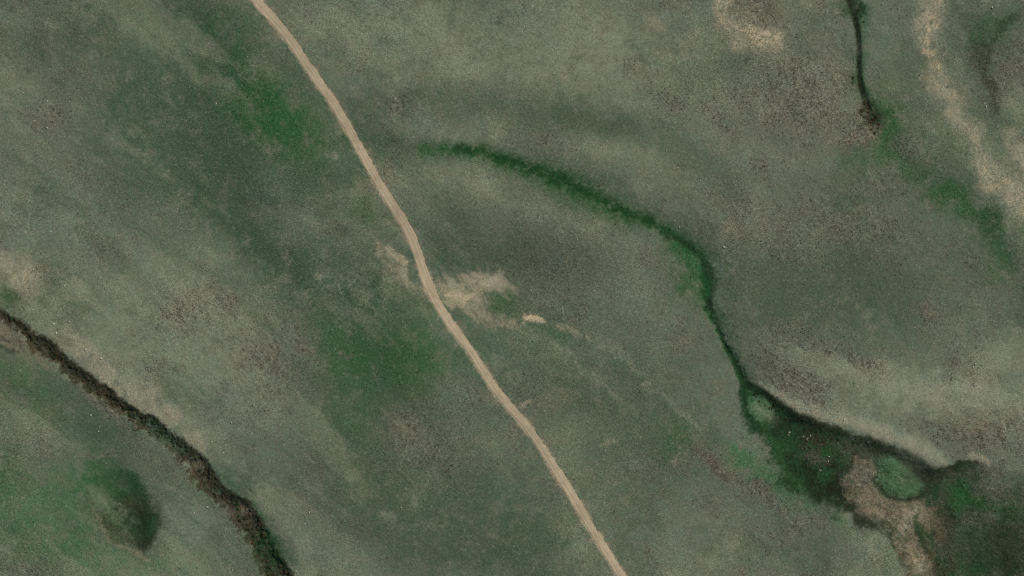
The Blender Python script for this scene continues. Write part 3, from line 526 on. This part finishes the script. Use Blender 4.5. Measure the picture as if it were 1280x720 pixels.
k2 = scatter('heath_clumps', 'dark wiry heath clumps in brown patches of the steppe', off_road * (.9 * wc('heath') + .5 * wc('peat')) * ss(-.8, 1.5, nS + .6 * nF), 300000, blades_mesh('heath_clump', 10, .40, .14, .14, M['heath']), .4, 1.5, (.65, 1.2), 22, 'heath', lin(66, 60, 47), .5)
k3 = scatter('sedge_clumps', 'green sedge clumps on damp ground', off_road * (.5 * wc('lush') + .6 * wc('deep') + .3 * wc('wet_or_shade') + .25 * wc('meadow')) * ss(-1.5, 1.2, nM2 + .5 * nF), 320000, blades_mesh('sedge_clump', 10, .38, .12, .12, M['sedge']), .5, 1.8, (.6, 1.6), 23, 'sedge', lin(46, 70, 40), .9)
print('scatter', k1, k2, k3)

# ------------------------------------------------------------------ boulders
def stone_mesh(seed, flat):
    import bmesh
    bm = bmesh.new(); bmesh.ops.create_icosphere(bm, subdivisions=2, radius=.5); rg = random.Random(seed)
    cuts = [(np.array([rg.gauss(0, 1) for _ in range(3)]), rg.uniform(.30, .44)) for _ in range(9)]
    for v in bm.verts:
        c = np.array(v.co)
        for nrm, dd in cuts:
            nrm = nrm / np.linalg.norm(nrm); e = c @ nrm - dd
            if e > 0: c = c - nrm * e
        c = c * (1 + rg.uniform(-.04, .04)); v.co = (c[0] * 1.15, c[1] * .95, c[2] * flat)
    me = bpy.data.meshes.new('boulder'); bm.to_mesh(me); bm.free(); me.materials.append(M['stone']); return me
stones = [stone_mesh(k, .6 + .08 * k) for k in range(5)]
def boulder(px, py, size, label, group, k):
    o = bpy.data.objects.new('boulder', stones[k % 5]); col.objects.link(o); x, y, z = place(px, py)
    o.location = (x, y, z + size * .12); o.rotation_euler = (0, 0, k * 1.7); o.scale = (size,) * 3; tag(o, label, 'boulder', group)
SITES = [
 ('pale boulder on the bare grass shoulder above the deep dark gully', 'boulders above the gully', [(43, 387, 1.5), (54, 401, 1.4), (69, 405, 1.9), (72, 416, 1.7), (82, 418, 1.0), (108, 437, 2.0), (121, 438, 1.2), (127, 448, 1.9), (88, 402, 1.1), (81, 384, 1.0), (74, 394, 1.1), (82, 357, 1.3), (42, 337, 1.3), (52, 332, 1.2), (152, 465, 1.2), (149, 478, 1.3), (118, 451, 1.0)]),
 ('pale stone lying in the brown heath patch on the western steppe', 'stones in the heath patch', [(58, 126, 1.4), (59, 160, 1.6), (68, 156, 1.2), (43, 151, 1.1), (26, 115, 1.1), (86, 127, 1.0)]),
 ('pale stone beside the gully where its bank turns yellow', 'stones at the yellow bank', [(263, 553, 1.4), (246, 552, 1.2), (278, 567, 1.2), (218, 532, 1.2), (288, 529, 1.3), (234, 545, 1.0)]),
 ('pale stone on the grey strip between gully and bowl hollow', 'stones on the grey strip', [(258, 635, 1.6), (242, 642, 1.0), (287, 666, 1.4), (290, 713, 1.3), (113, 519, 1.3), (122, 540, 1.2)]),
 ('pale stone in the marsh next to bleached brush', 'stones in the marsh', [(988, 541, 1.5), (1036, 577, 1.5), (1037, 571, 1.1), (1014, 545, 1.3)]),
 ('pale stone on the dry rim above the marsh', 'stones on the marsh rim', [(1055, 524, 1.6), (1222, 567, 1.4), (1226, 572, 1.2), (1220, 455, 1.5), (1217, 459, 1.1)]),
 ('pale stone among tussocks north of the green stream', 'stones north of the green stream', [(905, 309, 1.5), (847, 210, 1.4), (797, 188, 1.2), (833, 188, 1.2), (875, 226, 1.2), (849, 284, 1.2), (843, 276, 1.0)]),
 ('pale stone on the tan bare ridge east of the thin brook', 'stones on the tan ridge', [(1233, 133, 1.8), (1231, 129, 1.3), (1257, 197, 1.2), (1240, 9, 1.6), (1182, 106, 1.3), (1178, 112, 1.1)]),
 ('pale stone in short grass beside the earth track', 'stones beside the track', [(823, 643, 1.1), (387, 640, 1.2), (502, 634, 1.0), (664, 363, 1.1), (443, 14, 1.0), (270, 129, 1.2), (97, 87, 1.0), (628, 344, 1.0), (547, 400, 1.0), (703, 386, 1.0)]),
]
k = 0
for label, group, lst in SITES:
    for (px, py, sz) in lst: boulder(px, py, sz * .8, ('large ' if sz > 1.45 else 'middling ' if sz > 1.15 else 'small ') + label, group, k); k += 1

# ------------------------------------------------------------------ shrubs and bleached brush
def shrub_mesh(name, seed, leaf, nl=230, dead=False):
    rg = random.Random(seed); v, f, mi = [], [], []
    def quad(c, u, w, m):
        i = len(v); v.extend([tuple(c - u - w), tuple(c + u - w * .4), tuple(c + u * .9 + w), tuple(c - u * .6 + w * .8)]); f.append((i, i + 1, i + 2, i + 3)); mi.append(m)
    lobes = []
    for b in range(7 if not dead else 11):                         # limbs, three-sided and tapering
        a = b * .9 + rg.uniform(-.4, .4); R = rg.uniform(.3, .75) * (1.2 if dead else 1); hh = rg.uniform(.45, .9) * (.6 if dead else 1)
        tip = np.array([math.cos(a) * R, math.sin(a) * R, hh]); lobes.append(tip); base = np.array([rg.uniform(-.06, .06), rg.uniform(-.06, .06), -.12]); i = len(v)
        for p, rr in ((base, .06), (tip, .02)):
            for t in range(3): v.append((p[0] + rr * math.cos(t * 2.094), p[1] + rr * math.sin(t * 2.094), p[2]))
        for t in range(3): f.append((i + t, i + (t + 1) % 3, i + 3 + (t + 1) % 3, i + 3 + t)); mi.append(1)
        if dead:
            for _ in range(4):
                q = base + (tip - base) * rg.uniform(.3, .9); d = np.array([rg.gauss(0, 1), rg.gauss(0, 1), rg.uniform(-.1, .6)]); d = d / np.linalg.norm(d) * .35; w = np.array([-d[1], d[0], 0]) * .12
                quad(q + d * .5, d * .5, w, 1)
    if not dead:
        for _ in range(nl):
            c0 = rg.choice(lobes); d = np.array([rg.gauss(0, 1) for _ in range(3)]); d /= np.linalg.norm(d); c = c0 * .85 + d * rg.uniform(.12, .40) * np.array([1, 1, .7])
            c[2] = max(c[2], .08); u = np.array([rg.gauss(0, 1) for _ in range(3)]); u = u / np.linalg.norm(u) * rg.uniform(.06, .11); w = np.cross(u, d); w = w / (np.linalg.norm(w) + 1e-6) * rg.uniform(.05, .09); quad(c, u, w, 0)
    me = bpy.data.meshes.new(name); me.from_pydata(v, [], f); me.materials.append(leaf); me.materials.append(M['dead'] if dead else M['bark']); me.polygons.foreach_set('material_index', mi); return me
shr = {'dark': [shrub_mesh('shrub', s, M['leaf_dark']) for s in (1, 2, 3)], 'green': [shrub_mesh('shrub', s, M['leaf_green']) for s in (4, 5, 6)], 'brown': [shrub_mesh('shrub', s, M['leaf_brown'], 130) for s in (7, 8)]}
dead = [shrub_mesh('dead_brush', s, M['dead'], dead=True) for s in (9, 10)]
def shrub(px, py, size, kind, label, group):
    o = bpy.data.objects.new('shrub', random.choice(shr[kind])); col.objects.link(o); o.location = place(px, py); o.rotation_euler = (0, 0, random.uniform(0, 6.28))
    o.scale = (size, size, size * random.uniform(.7, 1)); tag(o, label, 'shrub', group)
def at_mid(t, u):                                                  # a point in the gully: t along, u across
    A, B = np.array(smooth(NE_G[2:-2])), np.array(smooth(SW_G[2:-2]))
    f = lambda Q: np.array([np.interp(t, np.linspace(0, 1, len(Q)), Q[:, i]) for i in (0, 1)])
    return f(A) * (1 - u) + f(B) * u
LG = {'dark': 'dark olive shrub', 'brown': 'brown sparse shrub', 'green': 'green leafy shrub'}
for i in range(130):
    t = random.uniform(.02, 1); u = random.uniform(.15, .85); p = at_mid(t, u); sz = random.uniform(.7, 1.5)
    kd = random.choices(['dark', 'brown', 'green'], [.5, .25, .25 if t > .45 else .06])[0]
    wall = 'on the steep wall' if u < .38 else ('on the floor' if u < .66 else 'at the low lip')
    where = 'beside the boulder-dotted shoulder' if t < .34 else ('under the bare tan bank' if t < .62 else 'past the bowl-shaped hollow')
    shrub(p[0], p[1], sz, kd, ('broad ' if sz > 1.1 else 'small ') + LG[kd] + ' ' + wall + ' of the gully ' + where, kd + ' shrubs in the gully')
for i in range(34):
    t = random.uniform(.12, .62); A = np.array(smooth(NE_BANK)); q = np.array([np.interp(t, np.linspace(0, 1, len(A)), A[:, j]) for j in (0, 1)]); q = q + np.array([-.45, .9]) * random.uniform(4, 16)
    kd = random.choice(['dark', 'dark', 'green']); sz = random.uniform(.5, 1.0); shrub(q[0], q[1], sz, kd, ('broad ' if sz > .75 else 'small ') + kd + ' shrub in the marsh ' + ('beside the pale green islet' if q[0] < 985 else 'under the pale grassy rim near the brown peat' if q[0] < 1065 else 'between the pale rim and the green knoll'), 'dark shrubs below the rim' if kd == 'dark' else 'green shrubs below the rim')
for (px, py) in [(1082, 128), (1086, 140), (1092, 150), (1096, 146), (1099, 155), (1089, 162), (1094, 166), (1084, 147), (1088, 153), (1098, 160), (1079, 138), (1067, 97), (1066, 103), (1074, 12), (1077, 20), (1080, 27), (1072, 22)]:
    shrub(px, py, random.uniform(.7, 1.2) * (1.5 if py > 110 else 1), 'dark' if py < 110 else 'brown', 'dark olive shrub at the broad dark pool of the thin brook' if py < 40 else 'dark olive shrub on the bare side of the thin brook' if py < 110 else 'brown shrub in the tangle at the tail of the thin brook', 'shrubs by the brook')
def brush(px, py, size, label, group):
    o = bpy.data.objects.new('dead_brush', random.choice(dead)); col.objects.link(o); o.location = place(px, py); o.rotation_euler = (0, 0, random.uniform(0, 6.28)); o.scale = (size, size, size * .7); tag(o, label, 'dead brush', group)
for (px, py, s) in [(1073, 146, 2.4), (1070, 143, 1.7), (1076, 151, 1.9), (1088, 169, 1.8), (1079, 176, 1.5), (1083, 160, 1.5), (1092, 172, 1.4), (1064, 168, 1.3), (1100, 165, 1.2), (1068, 160, 1.4)]: brush(px, py, s, 'bleached dead brush at the tail of the thin brook', 'dead brush by the brook')
for (px, py, s) in [(1010, 549, 1.2), (1005, 546, 1.0), (987, 544, 1.0), (1026, 588, 1.1)]: brush(px, py, s, 'bleached dead brush lying in the dark marsh', 'dead brush in the marsh')
